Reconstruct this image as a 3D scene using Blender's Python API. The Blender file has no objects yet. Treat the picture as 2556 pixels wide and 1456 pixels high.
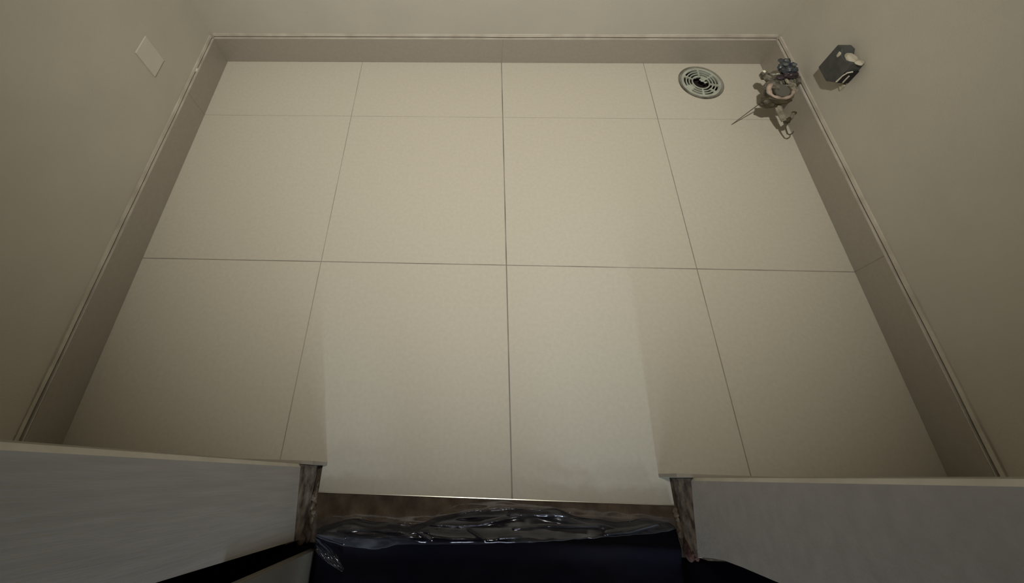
import bpy, bmesh, math, random
from mathutils import Vector, Matrix, noise
random.seed(7)
S = bpy.context.scene
C = S.collection

# ------------------------------------------------------------------ camera
FPX, PITCH, YAW, ROLL = 1191.4491, .9575, -.062, -.0403
cd = bpy.data.cameras.new('camera'); cam = bpy.data.objects.new('camera', cd); C.objects.link(cam)
cd.sensor_fit = 'HORIZONTAL'; cd.sensor_width = 36.0
cd.lens = FPX * 36.0 / 2556.0
cd.shift_x = 123.3887 / 2556.0
cd.shift_y = -374.5701 / 2556.0
cd.clip_start = .02
fw = Vector((math.sin(YAW)*math.cos(PITCH), math.cos(YAW)*math.cos(PITCH), -math.sin(PITCH)))
r0 = Vector((math.cos(YAW), -math.sin(YAW), 0)); u0 = r0.cross(fw)
rr = r0*math.cos(ROLL) + u0*math.sin(ROLL); uu = -r0*math.sin(ROLL) + u0*math.cos(ROLL)
M = Matrix((rr, uu, -fw)).transposed().to_4x4(); M.translation = Vector((-.0899, .0419, 1.4811))
cam.matrix_world = M
S.camera = cam

# ------------------------------------------------------------------ world, lamps, exposure
w = bpy.data.worlds.new('night'); S.world = w; w.use_nodes = True
w.node_tree.nodes['Background'].inputs[0].default_value = (.5, .55, .8, 1)
w.node_tree.nodes['Background'].inputs[1].default_value = .004
S.view_settings.view_transform = 'Standard'; S.view_settings.look = 'None'
S.view_settings.gamma = 1; S.view_settings.use_curve_mapping = False
S.view_settings.exposure = 0.0

def lamp(name, kind, loc, target, power, col, **kw):
    d = bpy.data.lights.new(name, kind); d.energy = power; d.color = col
    for k, v in kw.items(): setattr(d, k, v)
    o = bpy.data.objects.new(name, d); C.objects.link(o); o.location = loc
    if target is not None:
        o.rotation_euler = (Vector(target) - Vector(loc)).to_track_quat('-Z', 'Y').to_euler()
    return o
# downlight just under the ceiling of the small room, turned toward its far wall
lamp('room_lamp', 'SPOT', (-.04, .20, 2.38), (-.024, 1.50, .28), 190, (1, .96, .87), shadow_soft_size=.035, spot_size=math.radians(88), spot_blend=1.0)
# cool outer-room light split into two added spots, each aimed at one floor patch
for loc, tgt, pw, sz, sc in (((.28, -2.42, .64), (.27, .24, 0), 120, 12, .55), ((.12, -2.42, .64), (-.46, .10, 0), 105, 9, .55)):
    lo = lamp('patch_spot', 'SPOT', loc, tgt, pw, (.72, .90, 1), shadow_soft_size=.06, spot_size=math.radians(sz), spot_blend=1.0)
    lo.scale = (1, sc, 1)
# added fill outside the doorway, no real source, brightens jambs and sheet
lamp('jamb_fill', 'AREA', (0, -1.1, .42), (0, 0, .7), 4.2, (.80, .86, 1), size=.35)

# ------------------------------------------------------------------ materials
def mat(name, col, rough=.6, metal=0, spec=.5, noise_amt=0, noise_scale=8, col2=None, bump=0, bump_scale=200, stretch=None, detail=4):
    m = bpy.data.materials.new(name); m.use_nodes = True; nt = m.node_tree; N = nt.nodes; L = nt.links
    b = N['Principled BSDF']; b.inputs['Roughness'].default_value = rough
    b.inputs['Metallic'].default_value = metal; b.inputs['Specular IOR Level'].default_value = spec
    b.inputs['Base Color'].default_value = (*col, 1)
    tc = N.new('ShaderNodeTexCoord')
    mp = N.new('ShaderNodeMapping'); L.new(tc.outputs['Object'], mp.inputs[0])
    if stretch: mp.inputs['Scale'].default_value = stretch
    if col2:
        n = N.new('ShaderNodeTexNoise'); n.inputs['Scale'].default_value = noise_scale; n.inputs['Detail'].default_value = detail
        L.new(mp.outputs[0], n.inputs[0])
        cr = N.new('ShaderNodeValToRGB'); cr.color_ramp.elements[0].position = .35; cr.color_ramp.elements[1].position = .65
        cr.color_ramp.elements[0].color = (*col, 1); cr.color_ramp.elements[1].color = (*col2, 1)
        L.new(n.outputs[0], cr.inputs[0]); L.new(cr.outputs[0], b.inputs['Base Color'])
    if bump:
        n2 = N.new('ShaderNodeTexNoise'); n2.inputs['Scale'].default_value = bump_scale; n2.inputs['Detail'].default_value = 3
        L.new(mp.outputs[0], n2.inputs[0])
        bp = N.new('ShaderNodeBump'); bp.inputs['Strength'].default_value = bump; bp.inputs['Distance'].default_value = .002
        L.new(n2.outputs[0], bp.inputs['Height']); L.new(bp.outputs[0], b.inputs['Normal'])
    return m

def joint_mat(name, tile, tile2, grout, rough, jx, jy, jz=()):
    """glazed tile with thin grout joints at the given object coordinates (value, half width, strength)"""
    m = mat(name, tile, rough, col2=tile2, noise_scale=90, bump=.08, bump_scale=300); nt = m.node_tree; N = nt.nodes; L = nt.links
    b = N['Principled BSDF']; src = b.inputs['Base Color'].links[0].from_socket
    tc = N.new('ShaderNodeTexCoord'); sp = N.new('ShaderNodeSeparateXYZ'); L.new(tc.outputs['Object'], sp.inputs[0])
    nz = N.new('ShaderNodeTexNoise'); nz.inputs['Scale'].default_value = 6; L.new(tc.outputs['Object'], nz.inputs[0])
    acc = None
    for ax, js in ((0, jx), (1, jy), (2, jz)):
        for v, hw, st in js:
            a = N.new('ShaderNodeMath'); a.operation = 'SUBTRACT'; L.new(sp.outputs[ax], a.inputs[0]); a.inputs[1].default_value = v
            c = N.new('ShaderNodeMath'); c.operation = 'ABSOLUTE'; L.new(a.outputs[0], c.inputs[0])
            d = N.new('ShaderNodeMapRange'); L.new(c.outputs[0], d.inputs[0]); d.inputs[1].default_value = hw*.6; d.inputs[2].default_value = hw*1.4
            d.inputs[3].default_value = st; d.inputs[4].default_value = 0
            if acc is None: acc = d.outputs[0]
            else:
                e = N.new('ShaderNodeMath'); e.operation = 'MAXIMUM'; L.new(acc, e.inputs[0]); L.new(d.outputs[0], e.inputs[1]); acc = e.outputs[0]
    mr = N.new('ShaderNodeMapRange'); L.new(nz.outputs[0], mr.inputs[0]); mr.inputs[1].default_value = .3; mr.inputs[2].default_value = .6; mr.inputs[3].default_value = .6
    mu = N.new('ShaderNodeMath'); mu.operation = 'MULTIPLY'; L.new(acc, mu.inputs[0]); L.new(mr.outputs[0], mu.inputs[1])
    mx = N.new('ShaderNodeMix'); mx.data_type = 'RGBA'; L.new(mu.outputs[0], mx.inputs[0]); L.new(src, mx.inputs[6]); mx.inputs[7].default_value = (*grout, 1)
    L.new(mx.outputs[2], b.inputs['Base Color'])
    return m

m_floor = joint_mat('glazed floor tile', (.50, .465, .385), (.53, .495, .41), (.13, .12, .095), .5,
    [(-.6, .0013, .65), (0, .0018, 1), (.6, .0014, .75)], [(.6, .0015, .85), (1.2, .0012, .45)])
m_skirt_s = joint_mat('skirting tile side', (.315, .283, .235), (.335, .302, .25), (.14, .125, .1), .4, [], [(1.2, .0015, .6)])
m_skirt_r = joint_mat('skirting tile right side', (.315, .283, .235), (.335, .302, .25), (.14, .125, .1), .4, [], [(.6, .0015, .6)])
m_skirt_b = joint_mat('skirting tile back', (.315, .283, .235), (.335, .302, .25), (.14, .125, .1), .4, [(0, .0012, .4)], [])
m_bead = mat('pale grout bead', (.60, .56, .48), .6, col2=(.46, .42, .35), noise_scale=14, bump=.4, bump_scale=60)
m_gap = mat('dark gap', (.22, .2, .165), .9)
m_wall = mat('beige plaster', (.465, .435, .37), .7, col2=(.49, .46, .39), noise_scale=5, bump=.25, bump_scale=160)
m_jamb = mat('brushed grey plaster', (.40, .385, .35), .7, col2=(.455, .44, .40), noise_scale=5, stretch=(12, 26, 1.1), bump=.35, bump_scale=16)
m_jambr = mat('speckled grey plaster', (.37, .35, .32), .7, col2=(.41, .39, .355), noise_scale=30, bump=.4, bump_scale=130)
m_bevel = mat('corner edge highlight', (.55, .53, .48), .45, col2=(.45, .43, .38), noise_scale=12)  # paler than the reveal plaster: the corner's catch light is in the colour
m_raw = mat('raw mortar and brick', (.055, .038, .025), .9, col2=(.27, .215, .155), noise_scale=34, bump=1, bump_scale=70, detail=6)
m_screed = mat('dusty brown screed', (.075, .054, .038), .9, col2=(.17, .128, .092), noise_scale=22, bump=.8, bump_scale=90, detail=6)
m_metal = mat('bright metal edge', (.75, .73, .62), .25, metal=1)
m_cloth = mat('dark navy cloth', (.004, .004, .010), .95, spec=.1, col2=(.006, .005, .008), noise_scale=6)
m_panel = mat('beige board', (.13, .12, .092), .7, col2=(.15, .137, .106), noise_scale=10, bump=.2)
m_plate = mat('pale cover plate', (.55, .515, .445), .55, col2=(.57, .535, .46), noise_scale=20)
m_grate = mat('grey green plastic', (.42, .45, .38), .45, col2=(.30, .31, .25), noise_scale=25)
m_rim = mat('grimy drain rim', (.10, .09, .07), .6, col2=(.26, .25, .20), noise_scale=18)
m_pit = mat('dark drain pit', (.010, .004, .004), .8)
m_box = mat('charcoal plastic', (.045, .047, .045), .6, col2=(.075, .075, .072), noise_scale=35, bump=.3)
m_black = mat('black slot', (.006, .005, .004), .6)
m_cream = mat('cream foam', (.52, .48, .38), .8, col2=(.42, .38, .29), noise_scale=30, bump=.6, bump_scale=120)
m_pipe = mat('dirty metal fitting', (.06, .052, .035), .4, metal=.4, col2=(.25, .235, .19), noise_scale=55, bump=.8, bump_scale=90)
m_white = mat('bright chip', (.85, .83, .66), .4)
m_pink = mat('pinkish plastic ring', (.42, .33, .27), .6, col2=(.24, .18, .14), noise_scale=40)
m_grey = mat('grey pipe inside', (.10, .092, .075), .7)
m_brown = mat('dark brown cap', (.03, .022, .010), .55, col2=(.07, .055, .03), noise_scale=40)
m_blue = mat('dark blue plastic', (.018, .026, .042), .35, col2=(.07, .075, .075), noise_scale=50, bump=.8, bump_scale=80)
m_purple = mat('purplish rubber', (.035, .022, .030), .5, col2=(.055, .04, .045), noise_scale=40)
m_string = mat('pale plaster coated stub', (.30, .27, .21), .8, col2=(.16, .14, .1), noise_scale=60)
m_wire = mat('stiff brown wire', (.10, .085, .06), .5)

def film():
    m = bpy.data.materials.new('clear plastic film'); m.use_nodes = True; nt = m.node_tree; N = nt.nodes; L = nt.links
    N.remove(N['Principled BSDF']); out = N['Material Output']
    tr = N.new('ShaderNodeBsdfTransparent'); tr.inputs[0].default_value = (.93, .93, .95, 1)
    gl = N.new('ShaderNodeBsdfGlossy'); gl.inputs['Roughness'].default_value = .10; gl.inputs[0].default_value = (.9, .92, 1, 1)
    df = N.new('ShaderNodeBsdfDiffuse'); df.inputs[0].default_value = (.33, .33, .35, 1)
    tc = N.new('ShaderNodeTexCoord'); mp = N.new('ShaderNodeMapping'); mp.inputs['Scale'].default_value = (5, 22, 10); L.new(tc.outputs['Object'], mp.inputs[0])
    n = N.new('ShaderNodeTexNoise'); n.inputs['Scale'].default_value = 1.6; n.inputs['Detail'].default_value = 5; n.inputs['Distortion'].default_value = 1.2; L.new(mp.outputs[0], n.inputs[0])
    bp = N.new('ShaderNodeBump'); bp.inputs['Strength'].default_value = .35; bp.inputs['Distance'].default_value = .003; L.new(n.outputs[0], bp.inputs['Height'])
    L.new(bp.outputs[0], gl.inputs['Normal'])
    fr = N.new('ShaderNodeMapRange'); L.new(n.outputs[0], fr.inputs[0]); fr.inputs[1].default_value = .48; fr.inputs[2].default_value = .72; fr.inputs[3].default_value = .0; fr.inputs[4].default_value = .18
    lw = N.new('ShaderNodeLayerWeight'); lw.inputs[0].default_value = .25
    ad = N.new('ShaderNodeMath'); ad.operation = 'MULTIPLY_ADD'; L.new(lw.outputs['Facing'], ad.inputs[0]); ad.inputs[1].default_value = .28; L.new(fr.outputs[0], ad.inputs[2]); ad.use_clamp = True
    a = N.new('ShaderNodeMixShader'); L.new(ad.outputs[0], a.inputs[0]); L.new(tr.outputs[0], a.inputs[1]); L.new(df.outputs[0], a.inputs[2])
    c = N.new('ShaderNodeMixShader'); c.inputs[0].default_value = .06; L.new(a.outputs[0], c.inputs[1]); L.new(gl.outputs[0], c.inputs[2])
    L.new(c.outputs[0], out.inputs[0]); return m
m_film = film()

# ------------------------------------------------------------------ helpers
def obj(name, bm, m, parent=None, smooth=False, bevel=0):
    me = bpy.data.meshes.new(name); bmesh.ops.recalc_face_normals(bm, faces=bm.faces); bm.to_mesh(me); bm.free()
    for x in (m if isinstance(m, (list, tuple)) else [m]): me.materials.append(x)
    if smooth:
        for p in me.polygons: p.use_smooth = True
    o = bpy.data.objects.new(name, me); C.objects.link(o)
    if parent: o.parent = parent
    if bevel:
        b = o.modifiers.new('bevel', 'BEVEL'); b.width = bevel; b.segments = 2; b.limit_method = 'ANGLE'
    return o
def struct(name, bm, m, **k):
    o = obj(name, bm, m, **k); o['kind'] = 'structure'; return o
def tag(o, label, cat, group=None):
    o['label'] = label; o['category'] = cat
    if group: o['group'] = group
    return o
def thing(name, label, cat, loc):
    o = bpy.data.objects.new(name, None); C.objects.link(o); o.location = loc; o.empty_display_size = .03
    return tag(o, label, cat)
def box(bm, x0, x1, y0, y1, z0, z1, mi=0):
    v = [bm.verts.new(p) for p in ((x0,y0,z0),(x1,y0,z0),(x1,y1,z0),(x0,y1,z0),(x0,y0,z1),(x1,y0,z1),(x1,y1,z1),(x0,y1,z1))]
    for f in ((0,3,2,1),(4,5,6,7),(0,1,5,4),(1,2,6,5),(2,3,7,6),(3,0,4,7)):
        bm.faces.new([v[i] for i in f]).material_index = mi
def prism(bm, poly, axis, a, b):
    """extrude a 2-D polygon along an axis (0,1,2) from a to b"""
    def P(p, t):
        q = list(p); q.insert(axis, t); return q
    A = [bm.verts.new(P(p, a)) for p in poly]; B = [bm.verts.new(P(p, b)) for p in poly]; n = len(poly)
    bm.faces.new(A[::-1]); bm.faces.new(B)
    for i in range(n): bm.faces.new((A[i], A[(i+1) % n], B[(i+1) % n], B[i]))
def tube(bm, pts, rads, seg=12, cap=True, wob=0):
    pts = [Vector(p) for p in pts]
    if not isinstance(rads, (list, tuple)): rads = [rads]*len(pts)
    rings = []; up = None
    for i, p in enumerate(pts):
        d = (pts[min(i+1, len(pts)-1)] - pts[max(i-1, 0)]).normalized()
        if up is None: up = Vector((0, 0, 1)) if abs(d.z) < .9 else Vector((1, 0, 0))
        s = d.cross(up).normalized(); up = s.cross(d).normalized()
        rings.append([bm.verts.new(p + (s*math.cos(a) + up*math.sin(a))*rads[i]*(1+random.uniform(-wob, wob))) for a in [2*math.pi*k/seg for k in range(seg)]])
    for A, B in zip(rings, rings[1:]):
        for k in range(seg): bm.faces.new((A[k], A[(k+1) % seg], B[(k+1) % seg], B[k]))
    if cap: bm.faces.new(rings[0][::-1]); bm.faces.new(rings[-1])
def blob(bm, c, r, amp=.25, freq=60, sub=3):
    ret = bmesh.ops.create_icosphere(bm, subdivisions=sub, radius=1)
    r = Vector(r) if isinstance(r, (list, tuple)) else Vector((r, r, r)); c = Vector(c)
    for v in ret['verts']:
        n = noise.noise((c + v.co*max(r))*freq)
        v.co = c + Vector((v.co.x*r.x, v.co.y*r.y, v.co.z*r.z))*(1+amp*n)
def B(): return bmesh.new()

XL, XR, YB, HS = -1.1936, 1.0838, 1.4965, .132   # skirting faces and height
JL, JR = -.497, .402                             # doorway reveals
YI, YO = .055, -.092                             # inner and outer face of the front wall
TH = .011                                        # tile thickness
ZC = 2.45

# ------------------------------------------------------------------ floor with the round cut-out for the drain
DX, DY, DR = .813, 1.391, .090
bm = B()
outline = [(XL-.03, YI+.001), (JL+.0110, YI+.001), (JL+.0110, 0), (JR-.006, 0), (JR-.006, YI+.001), (XR+.03, YI+.001), (XR+.03, YB+.03), (XL-.03, YB+.03)]
vo = [bm.verts.new((x, y, 0)) for x, y in outline]
vi = [bm.verts.new((DX+DR*math.cos(2*math.pi*k/64), DY+DR*math.sin(2*math.pi*k/64), 0)) for k in range(64)]
es = [bm.edges.new((vo[i], vo[(i+1) % 8])) for i in range(8)] + [bm.edges.new((vi[i], vi[(i+1) % 64])) for i in range(64)]
bmesh.ops.triangle_fill(bm, use_beauty=True, use_dissolve=False, edges=es)
for f in list(bm.faces):
    c = f.calc_center_median()
    if (c.x-DX)**2 + (c.y-DY)**2 < (DR*.97)**2 and all((v.co.x-DX)**2+(v.co.y-DY)**2 < (DR*1.01)**2 for v in f.verts): bm.faces.remove(f)
bmesh.ops.recalc_face_normals(bm, faces=bm.faces)
if bm.faces[:] and bm.faces[:][0].normal.z < 0: bmesh.ops.reverse_faces(bm, faces=bm.faces)
r = bmesh.ops.extrude_face_region(bm, geom=bm.faces[:])
for g in r['geom']:
    if isinstance(g, bmesh.types.BMVert): g.co.z -= .014
struct('floor', bm, m_floor)

# ------------------------------------------------------------------ walls (finished skirting tiles stand proud of them)
def slab(name, x0, x1, y0, y1, z0, z1, m):
    bm = B(); box(bm, x0, x1, y0, y1, z0, z1); return struct(name, bm, m)
slab('wall_left', XL-.20, XL-TH, YI-.14, YB+.2, -.02, ZC, m_wall)
slab('wall_right', XR+TH, XR+.20, YI-.14, YB+.2, -.02, ZC, m_wall)
slab('wall_back', XL-TH, XR+TH, YB+TH, YB+.2, -.02, ZC, m_wall)
slab('ceiling', XL-.2, XR+.2, YO, YB+.2, ZC, ZC+.05, m_wall)

# skirting tiles with a pale bead on the top, a dark line behind it
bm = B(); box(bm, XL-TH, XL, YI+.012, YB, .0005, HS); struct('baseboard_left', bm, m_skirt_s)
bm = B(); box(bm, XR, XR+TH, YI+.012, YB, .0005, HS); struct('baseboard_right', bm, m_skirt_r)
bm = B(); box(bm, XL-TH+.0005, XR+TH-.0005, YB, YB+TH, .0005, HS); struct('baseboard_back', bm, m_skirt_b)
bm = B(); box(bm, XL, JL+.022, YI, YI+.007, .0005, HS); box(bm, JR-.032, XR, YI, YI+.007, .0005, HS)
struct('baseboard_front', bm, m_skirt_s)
def wavy_bar(bm, p0, p1, wdir, w, z0, z1, n=60, amp=.0012, seed=0):
    p0, p1, wdir = Vector(p0), Vector(p1), Vector(wdir); prev = None
    for i in range(n+1):
        t = i/n; p = p0.lerp(p1, t)
        k1 = noise.noise(Vector((t*9+seed, seed*3.1, 0)))*amp; k2 = noise.noise(Vector((t*13+seed, 5+seed, 0)))*amp
        q = [p + Vector((0, 0, z0)), p + wdir*(w+k1) + Vector((0, 0, z0)), p + wdir*(w+k1) + Vector((0, 0, z1+k2)), p + Vector((0, 0, z1-.002))]
        q = [bm.verts.new(c) for c in q]
        if prev:
            for j in range(4): bm.faces.new((prev[j], prev[(j+1) % 4], q[(j+1) % 4], q[j]))
        else: bm.faces.new(q[::-1])
        prev = q
    bm.faces.new(prev)
Y0 = YI+.013
bm = B()
wavy_bar(bm, (XL-TH+.0005, Y0, 0), (XL-TH+.0005, YB-.002, 0), (1, 0, 0), TH-.002, HS, HS+.004, seed=1)
blob(bm, (XL-TH+.004, 1.315, HS+.006), (.006, .009, .006), .3)
struct('trim_1', bm, m_bead)
bm = B(); wavy_bar(bm, (XR+TH-.0005, Y0, 0), (XR+TH-.0005, YB-.002, 0), (-1, 0, 0), TH-.002, HS, HS+.004, seed=2); struct('trim_2', bm, m_bead)
bm = B(); wavy_bar(bm, (XL, YB+TH-.0005, 0), (XR, YB+TH-.0005, 0), (0, -1, 0), TH-.002, HS, HS+.004, seed=3); struct('trim_3', bm, m_bead)
# dark joint, then the rounded plaster lip where the wall paint starts
def lip(p0, p1, wdir, seed, name):
    bm = B(); wavy_bar(bm, p0, p1, wdir, .0028, HS+.0045, HS+.0095, n=80, amp=.0022, seed=seed); struct(name, bm, m_gap)
    bm = B(); wavy_bar(bm, p0, p1, wdir, .0058, HS+.0095, HS+.022, n=80, amp=.0025, seed=seed+9); struct(name, bm, m_bead)
lip((XL-TH-.0005, Y0, 0), (XL-TH-.0005, YB, 0), (1, 0, 0), 4, 'trim_4')
lip((XR+TH+.0005, Y0, 0), (XR+TH+.0005, YB, 0), (-1, 0, 0), 5, 'trim_5')
lip((XL, YB+TH+.0005, 0), (XR, YB+TH+.0005, 0), (0, -1, 0), 6, 'trim_6')

# ------------------------------------------------------------------ front wall: two piers and the lintel
edgeL = [(.098, -.087), (.2, -.086), (.45, -.083), (.7, -.080), (1.1, -.080), (2.05, -.080)]
edgeR = [(.078, -.090), (.10, -.087), (.16, -.082), (.22, -.079), (.30, -.080), (.42, -.084), (.6, -.087), (2.05, -.087)]
def build_pier(s, xf, xo, edge, mj, z_in):
    # s=+1: reveal looks to +x (left pier); xf = plastered reveal plane
    bm = B(); xr = xf - s*.009
    x0, x1 = sorted((xr, xo)); box(bm, x0, x1, -.066, YI-.001, -.013, ZC)
    f0, f1 = sorted((xf - s*.004, xf - s*.05)); box(bm, f0, f1, YO+.002, YI-.001, -.0125, z_in-.006)
    core = struct('wall_front', bm, m_raw)
    bm = B(); prev = None; ch = .006
    for i, (z, y) in enumerate(edge):
        zi = z_in if i == 0 else max(z, z_in + .01*i)
        rw = [(xf, y, z), (xf, YI-ch, zi), (xf - s*ch, YI, zi), (xr - s*.03, YI, zi), (xr - s*.03, y, z)]
        q = [bm.verts.new(p) for p in rw]
        if prev:
            for j in range(5):
                f = bm.faces.new((prev[j], prev[(j+1) % 5], q[(j+1) % 5], q[j]))
                f.material_index = 1 if j == 1 else 0
        else: bm.faces.new(q[::-1])
        prev = q
    bm.faces.new(prev)
    obj('plaster_coat', bm, [mj, m_bevel], core)
    bm = B(); x0, x1 = sorted((xf - s*ch, xo)); box(bm, x0, x1, YI-.0005, YI+.0015, HS+.003, ZC); obj('room_side_coat', bm, m_wall, core)
build_pier(1, JL, XL-TH, edgeL, m_jamb, .150)
build_pier(-1, JR, XR+TH, edgeR, m_jambr, .128)
bm = B(); box(bm, JL-.01, JR+.01, -.08, YI, 2.06, ZC); struct('wall_front', bm, m_wall)

# ------------------------------------------------------------------ threshold: raw screed step, metal tile edge, outer floor
def patch(x0, x1, y0, y1, nx, ny, zf, th):
    bm = B(); g = [[bm.verts.new((x0+(x1-x0)*i/nx, y0+(y1-y0)*j/ny, 0)) for j in range(ny+1)] for i in range(nx+1)]
    for row in g:
        for v in row: v.co.z = zf(v.co.x, v.co.y)
    for i in range(nx):
        for j in range(ny): bm.faces.new((g[i][j], g[i+1][j], g[i+1][j+1], g[i][j+1]))
    if th:
        r = bmesh.ops.extrude_face_region(bm, geom=bm.faces[:])
        for e in r['geom']:
            if isinstance(e, bmesh.types.BMVert): e.co.z -= th
    return bm
nz = lambda x, y, f, s=0: noise.noise(Vector((x*f, y*f, s)))
bm = patch(JL+.0005-.009, JR-.0005+.009, -.099, YI-.0005, 150, 30, lambda x, y: -.014 + .003*nz(x, y, 25) + .0015*nz(x, y, 70), .02)
struct('trim_7', bm, m_screed)
bm = B(); box(bm, JL+.011, JR-.006, -.0016, -.0001, -.010, .0006); tag(obj('tile_edge_strip', bm, m_metal), 'thin bright metal strip along the front edge of the floor tiles', 'edge strip')
# rough mortar wedges between the floor tiles and the feet of the piers
def clumps(name, x0, x1, y0, y1, n, lab, zt, seed):
    random.seed(seed); bm = B()
    for k in range(n):
        y = y0+(y1-y0)*(k+.5)/n
        blob(bm, (random.uniform(x0, x1), y, -.011+zt*random.uniform(.2, .8)), (random.uniform(.004, .008), random.uniform(.006, .012), random.uniform(.004, .010)), .5, 120, 2)
    tag(obj(name, bm, m_raw), lab, 'mortar')
clumps('mortar_crumbs', JL+.000, JL+.005, -.060, .020, 9, 'rough brown mortar crumbs at the foot of the left door reveal', .006, 3)
clumps('mortar_crumbs', JR-.003, JR-.001, -.060, -.006, 6, 'rough olive mortar crumbs at the foot of the right door reveal', .004, 5)
bm = B(); blob(bm, (JR+.006, -.086, .012), (.010, .018, .018), .5, 60); blob(bm, (JR+.008, -.090, .040), (.006, .008, .016), .5, 70)
tag(obj('brick_fragment', bm, mat('red brown brick', (.10, .042, .03), .9, col2=(.07, .035, .025), noise_scale=50, bump=.8)), 'small broken red brown brick piece at the foot of the right door reveal', 'brick')
bm = B(); blob(bm, (JL-.002, -.080, .006), (.012, .018, .018), .5, 60); blob(bm, (JL-.004, -.090, .030), (.010, .010, .016), .5, 70)
tag(obj('brick_fragment', bm, mat('dull pinkish brick', (.10, .065, .05), .9, col2=(.05, .032, .022), noise_scale=50, bump=.8)), 'small dull brown brick piece at the foot of the left door reveal', 'brick')
bm = B(); box(bm, -2.2, 2.2, -2.8, .04, -.06, -.036); struct('floor', bm, m_cloth)

# dark navy cloth outside the doorway, its edge under the plastic film
def cz(x, y):
    e = (-.054 if x < -.25 else -.054 + .036*min(1, (x+.25)/.12)) - .012*max(0, min(1, (x-.15)/.2)) + .006*math.sin(x*17+1) + .010*nz(x, 0, 14, 4)
    t = max(0., min(1., (e - y)/.016)) * max(0, min(1, (x+.482)/.02)) * max(0, min(1, (.402-x)/.02)); t = t*t*(3-2*t)
    return -.024 + t*(.031 + .024*math.exp(-((y+.080)/.022)**2) + .006*nz(x, y, 7, 2) + .003*nz(x, y, 30, 3))
bm = patch(-.480, .399, -.60, .0-.006, 200, 170, cz, .002)
tag(obj('dark_cloth', bm, m_cloth, smooth=True), 'dark navy cloth spread on the floor just outside the doorway', 'cloth')

# crumpled clear plastic film over the edge of the cloth
up = [(-.484, -.060), (-.44, -.045), (-.37, -.040), (-.28, -.042), (-.196, -.038), (-.128, -.012), (-.03, -.003), (.07, -.010), (.26, -.018), (.36, -.022), (.396, -.030)]
lo = [(-.484, -.080), (-.40, -.100), (-.316, -.104), (-.27, -.092), (-.10, -.086), (.065, -.077), (.23, -.063), (.33, -.055), (.396, -.044)]
creases = [([(-.273, -.0541), (-.1266, -.0546), (-.083, -.0502), (.0342, -.0283)], .006, .0022),
 ([(-.0098, -.0296), (.0975, -.0263), (.1649, -.0304), (.2847, -.0333)], .006, .0022),
 ([(-.48, -.077), (-.4603, -.0788), (-.3958, -.0842)], .006, .0016), ([(-.48, -.078), (-.4644, -.0826), (-.3984, -.0973)], .006, .0016),
 ([(-.48, -.076), (-.4664, -.0733), (-.4108, -.0545), (-.3718, -.0513)], .007, .002), ([(-.035, -.0718), (.0131, -.069)], .006, .0018),
 ([(.2188, -.0578), (.2718, -.0525), (.3364, -.0374), (.3951, -.0299)], .007, .0024), ([(-.1954, -.0441), (-.1614, -.0392), (-.0882, -.0234)], .005, .002),
 ([(-.3021, -.0569), (-.2328, -.0661), (-.193, -.0798)], .005, .0016), ([(-.107, -.0604), (-.0684, -.076)], .007, .0016),
 ([(.2744, -.0654), (.3524, -.0519), (.39, -.0402)], .007, .002), ([(-.41, -.072), (-.36, -.067), (-.30, -.069), (-.2, -.067)], .004, .002),
 ([(-.12, -.030), (-.03, -.017), (.07, -.018), (.16, -.021)], .005, .002), ([(0, -.055), (.08, -.048), (.2, -.045)], .004, .0018)]
def interp(t, x):
    for (a, b), (c, d) in zip(t, t[1:]):
        if x <= c: return b + (d-b)*(x-a)/(c-a)
    return t[-1][1]
def crease_h(x, y):
    h = 0
    for pts, amp, wd in creases:
        for (a, b), (c, d) in zip(pts, pts[1:]):
            L2 = (c-a)**2+(d-b)**2; t = max(0, min(1, ((x-a)*(c-a)+(y-b)*(d-b))/L2))
            q = math.hypot(x-a-t*(c-a), y-b-t*(d-b))
            h = max(h, 1.25*amp*math.exp(-q/(wd*.8)))
    return h
bm = B(); nx, ny = 420, 70; g = []
for i in range(nx+1):
    x = -.484 + .880*i/nx; a, b = interp(up, x), interp(lo, x); col = []
    a += .003*nz(x, 1, 30); b += .002*nz(x, 2, 40)
    pinch = max(0, min(1, (x+.484)/.10, (.396-x)/.07))
    for j in range(ny+1):
        v = j/ny; y = b + (a-b)*v
        arch = math.sin(math.pi*v)**.28
        broad = noise.noise(Vector((x*6, y*30, 1.3)))*.007 + noise.noise(Vector((x*15 + y*30, y*60, 7.3)))*.003
        z = max(cz(x, y), -.012) + .008 + arch*(.004 + pinch*(.005 + broad + crease_h(x, y)))
        col.append(bm.verts.new((x, y, z)))
    g.append(col)
for i in range(nx):
    for j in range(ny): bm.faces.new((g[i][j], g[i+1][j], g[i+1][j+1], g[i][j+1]))
film_o = obj('plastic_film', bm, m_film, smooth=True)
tag(film_o, 'crumpled clear plastic film lying across the doorway threshold', 'plastic film')
# loose tail of the film at its left end
bm = B(); g = []
for i in range(31):
    t = i/30; c = Vector((-.478 + .085*t, -.088 - .055*t, .020 - .006*t)); col = []
    for j in range(9):
        s = (j/8-.5)*(.006+.020*math.sin(math.pi*min(1, t*.95+.05))**.8)*(1-.25*t)
        p = c + Vector((s*.5, s, 0)); p.z = max(cz(p.x, p.y), -.010) + .013 + .004*math.sin(j*1.7+t*6) + .003*nz(t*3, j*.4, 2); col.append(bm.verts.new(p))
    g.append(col)
for i in range(30):
    for j in range(8): bm.faces.new((g[i][j], g[i+1][j], g[i+1][j+1], g[i][j+1]))
obj('loose_tail', bm, m_film, film_o, smooth=True)

# beige board standing on edge outside, left of the cloth
bm = B(); box(bm, -.492, -.477, -.62, -.112, -.036, .465)
tag(obj('upright_board', bm, m_panel, bevel=.002), 'low beige board standing upright outside the doorway, beside the left reveal', 'board')

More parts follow.
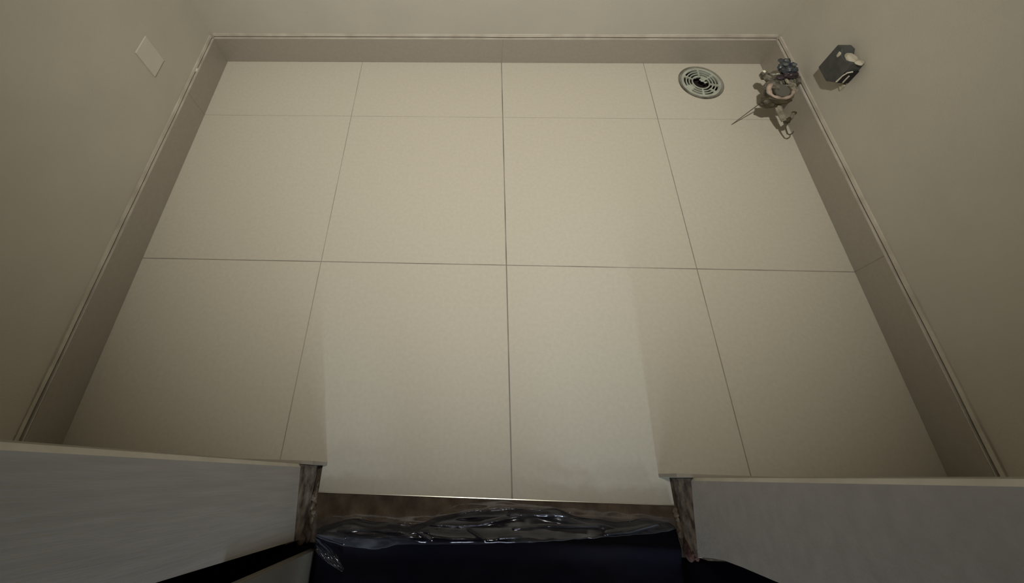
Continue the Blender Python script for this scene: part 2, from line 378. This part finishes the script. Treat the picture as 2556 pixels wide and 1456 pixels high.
# ------------------------------------------------------------------ floor drain
dr = thing('floor_drain', 'round grey green plastic floor drain with concentric slots and a broken centre', 'drain', (DX, DY, 0))
def ring(bm, r0, r1, z0, z1, a0=0, a1=2*math.pi, n=64):
    full = abs(a1-a0-2*math.pi) < 1e-6; k = n if full else n+1; R = []
    for i in range(k):
        a = a0+(a1-a0)*i/n; c, s = math.cos(a), math.sin(a)
        R.append([bm.verts.new((q*c, q*s, z)) for q, z in ((r0, z0), (r1, z0), (r1, z1), (r0, z1))])
    for i in range(n):
        A, Bq = R[i], R[(i+1) % k]
        for j in range(4): bm.faces.new((A[j], A[(j+1) % 4], Bq[(j+1) % 4], Bq[j]))
    if not full: bm.faces.new(R[0][::-1]); bm.faces.new(R[-1])
bm = B(); ring(bm, .0785, .0845, -.012, .0004); ring(bm, .0845, .0893, -.012, -.004); obj('rim', bm, m_rim, dr)
bm = B(); ring(bm, .067, .078, -.006, .0018)
for q0, q1 in ((.0555, .0600), (.0440, .0485), (.0315, .0365)): ring(bm, q0, q1, -.004, .0014)
# spokes joining the rings; wide fans where slots are closed
for a0, wd, ra in ((78, 7, .032), (140, 8, .032), (200, 26, .040), (255, 8, .032), (335, 9, .032), (25, 8, .032), (300, 9, .043)):
    a = math.radians(a0); h = math.radians(wd)/2; ring(bm, ra, .068, -.004, .0016, a-h, a+h, 8)
ring(bm, .020, .034, -.004, .0012, math.radians(20), math.radians(70), 10)
ring(bm, .028, .034, -.004, .0012, math.radians(75), math.radians(120), 6)
bmesh.ops.translate(bm, verts=bm.verts, vec=(0, 0, 0))
gr = obj('grate', bm, m_grate, dr)
bm = B()
for x, y, s in ((.012, .008, .006), (.020, -.002, .005), (.006, .015, .004)): blob(bm, (x, y, -.002), (s*1.4, s, .003), .4, 200, 2)
obj('broken_chip', bm, m_grate, dr)
bm = B(); ring(bm, .0, .088, -.045, -.0445); ring(bm, .0865, .0885, -.045, -.010); obj('pit', bm, m_pit, dr)
dr.rotation_euler[2] = math.radians(10)

# ------------------------------------------------------------------ cover plate on the left wall
XW = XL-TH
bm = B(); box(bm, XW-.0005, XW+.005, 1.130, 1.208, .298, .412)
tag(obj('cover_plate', bm, m_plate, bevel=.0015), 'blank pale rectangular cover plate low on the left wall near the back corner', 'cover plate')

# ------------------------------------------------------------------ charcoal box on the right wall
XV = XR+TH
wb = thing('wall_box', 'small charcoal plastic box on the right wall above the pipe fitting', 'wall box', (XV, 1.165, .33))
bm = B()
poly = [(.046, -.053), (.043, .053), (.020, .058), (.006, .043), (-.020, .046), (-.047, .060), (-.049, .020), (-.047, -.026), (-.018, -.053)]   # (y, z)
A = [bm.verts.new((-.001, y, z)) for y, z in poly]; Bv = [bm.verts.new((-.043, y, z)) for y, z in poly]; n = len(poly)
bm.faces.new(A); bm.faces.new(Bv[::-1])
for i in range(n): bm.faces.new((A[i], A[(i+1) % n], Bv[(i+1) % n], Bv[i]))
obj('housing', bm, m_box, wb, bevel=.003)
bm = B(); blob(bm, (-.022, -.016, .049), (.017, .026, .009), .35, 60); blob(bm, (-.018, -.044, .060), (.014, .010, .006), .4, 90); obj('foam_top', bm, m_cream, wb, smooth=True)
bm = B(); blob(bm, (-.044, .012, .040), (.002, .007, .011), .5, 90, 2); obj('paint_chip', bm, m_cream, wb)
bm = B(); prism(bm, [(-.040, -.024), (-.003, -.024), (-.003, .030), (-.040, .022)], 1, -.0525, -.0485); obj('slot_panel', bm, m_black, wb)
bm = B(); tube(bm, [(-.042, -.051, -.020), (-.042, -.053, .010), (-.036, -.053, .024), (-.022, -.053, .029)], .0021, 8, wob=.3); tube(bm, [(-.023, -.054, -.020), (-.024, -.055, .012)], .0018, 8, wob=.2)
obj('slot_rib', bm, m_plate, wb)
bm = B(); prism(bm, [(-.032, -.036), (-.052, -.040), (-.050, -.062), (-.034, -.056)], 0, -.006, -.0015); obj('paper_tab', bm, m_cream, wb)

# ------------------------------------------------------------------ pipe fitting in the corner (coordinates in metres, world)
PO = Vector((1.0, 1.25, 0))
pf = thing('pipe_fitting', 'dirty pipe fitting with dark blue knob sticking out in the corner beside the drain', 'pipe fitting', PO)
def L_(pts): return [tuple(Vector(p)-PO) for p in pts]
def l_(p): return tuple(Vector(p)-PO)
V = Vector
# body running from the wall to the open mouth, with thread rings
bm = B(); tube(bm, L_([(XR+.012, 1.285, .130), (1.045, 1.268, .135), (1.005, 1.255, .138), (.978, 1.238, .138), (.970, 1.215, .136)]), [.020, .023, .026, .030, .028], 22, wob=.08)
for q in range(6):
    p = V((1.050, 1.270, .135)).lerp(V((.992, 1.248, .138)), q/5); tube(bm, L_([p + V((.0022, .0010, 0)), p - V((.0022, .0010, 0))]), .0275+.0008*q, 22, wob=.05)
for k in range(9):
    a = k*.7; blob(bm, l_((1.0+.030*math.cos(a), 1.245+.022*math.sin(a), .158+.004*math.sin(k*2.1))), (.009, .008, .006), .5, 90, 2)
obj('valve_body', bm, m_pipe, pf)
# side outlet pointing to the drain, with a shiny chip on its rim
bm = B(); tube(bm, L_([(.990, 1.255, .136), (.980, 1.285, .138), (.974, 1.300, .138)]), [.014, .013, .012], 14, wob=.1)
tube(bm, L_([(.975, 1.297, .136), (.972, 1.312, .136)]), [.018, .017], 14, wob=.08); tube(bm, L_([(.972, 1.312, .136), (.971, 1.317, .136)]), [.012, .010], 14)
tube(bm, L_([(.982, 1.302, .142), (1.000, 1.298, .148), (1.018, 1.292, .156)]), [.004, .005, .004], 8, wob=.2)
obj('side_outlet', bm, m_pipe, pf)
bm = B(); blob(bm, l_((.967, 1.309, .152)), (.0060, .0055, .004), .4, 90, 2); obj('bright_chip', bm, m_white, pf)
# dark blue knob with lobes
bm = B(); blob(bm, l_((1.028, 1.296, .185)), (.026, .024, .020), .6, 70)
for a, rr_ in ((0.2, .026), (1.3, .028), (2.2, .029), (3.3, .026), (4.5, .024), (5.5, .028)):
    blob(bm, l_((1.028+rr_*math.cos(a), 1.300+rr_*math.sin(a), .192)), (.011, .010, .009), .6, 90, 2)
obj('knob', bm, m_blue, pf)
bm = B()
for a, b, c in ((1.040, 1.288, .207), (1.012, 1.294, .205), (1.022, 1.312, .206)): blob(bm, l_((a, b, c)), (.008, .006, .004), .5, 100, 2)
obj('worn_spots', bm, mat('worn grey blue', (.16, .17, .16), .5, col2=(.07, .08, .08), noise_scale=60), pf)
bm = B(); blob(bm, l_((1.034, 1.268, .176)), (.026, .012, .013), .45, 70); blob(bm, l_((1.002, 1.262, .168)), (.016, .012, .009), .4, 70); obj('knob_base', bm, m_purple, pf)
# broken open mouth: pinkish ring, grey inside
RC = V((.985, 1.205, .165)); nrm = V((-.12, -.22, 1)).normalized(); e1 = nrm.cross(V((0, 1, 0))).normalized(); e2 = e1.cross(nrm)
if e1.x < 0: e1, e2 = -e1, e2
if e2.y < 0: e2 = -e2
angs = [math.radians(x) for x in range(125, 352, 9)]
bm = B(); tube(bm, L_([RC + e1*math.cos(a)*.040 + e2*math.sin(a)*.033 for a in angs]), [.0055+.0035*math.exp(-((math.degrees(a)-165)/30)**2) + .0012*math.sin(k*1.1) for k, a in enumerate(angs)], 10, wob=.14); obj('pipe_mouth', bm, m_pink, pf, smooth=True)
RD = V((.992, 1.206, .160))
bm = B(); tube(bm, L_([RD + nrm*.002, RD - nrm*.02, (.985, 1.222, .130)]), [.0275, .027, .022], 24, wob=.04); obj('pipe_throat', bm, m_grey, pf)
bm = B(); tube(bm, L_([RD + nrm*.003 + e1*math.cos(a)*.0285 + e2*math.sin(a)*.0265 for a in [math.radians(x) for x in range(150, 410, 10)]]), .0032, 8, wob=.2); obj('mouth_rim', bm, m_brown, pf)
bm = B(); blob(bm, l_((.953, 1.180, .128)), (.030, .022, .020), .4, 60); tube(bm, L_([(.945, 1.185, .145), (.968, 1.168, .148), (.995, 1.163, .150), (1.015, 1.172, .152)]), [.010, .011, .008, .005], 12, wob=.15); obj('end_cap', bm, m_brown, pf)
bm = B(); blob(bm, l_((1.030, 1.232, .160)), (.016, .014, .012), .6, 90); blob(bm, l_((1.038, 1.215, .155)), (.014, .010, .010), .6, 90); blob(bm, l_((1.012, 1.238, .176)), (.006, .012, .006), .4, 100)
obj('mortar_lump', bm, m_string, pf)
bm = B(); tube(bm, L_([(.980, 1.178, .125), (.990, 1.155, .112), (.994, 1.135, .105), (1.000, 1.118, .098)]), [.009, .012, .010, .009], 12, wob=.2); obj('stub', bm, m_string, pf)
bm = B(); tube(bm, L_([(1.000, 1.114, .097), (1.012, 1.118, .098), (1.028, 1.134, .099)]), [.007, .0085, .005], 10, wob=.2); blob(bm, l_((1.046, 1.153, .101)), (.008, .007, .006), .4, 90, 2); obj('dark_joint', bm, m_brown, pf)
bm = B(); tube(bm, L_([(1.024, 1.130, .100), (1.036, 1.143, .101), (1.045, 1.152, .101)]), [.0055, .0045, .005], 10, wob=.2); obj('short_branch', bm, m_string, pf)
bm = B(); tube(bm, L_([(1.000, 1.114, .095), (1.012, 1.102, .074), (1.024, 1.092, .056), (1.033, 1.090, .053), (1.044, 1.096, .054), (1.050, 1.104, .056)]), [.0034, .003, .0028, .0028, .0024, .0018], 8); obj('hooked_wire', bm, m_wire, pf)
bm = B(); tube(bm, L_([(.955, 1.205, .115), (.915, 1.190, .058), (.8725, 1.1735, .0015)]), [.0019, .0017, .0013], 8); obj('long_wire', bm, m_wire, pf)
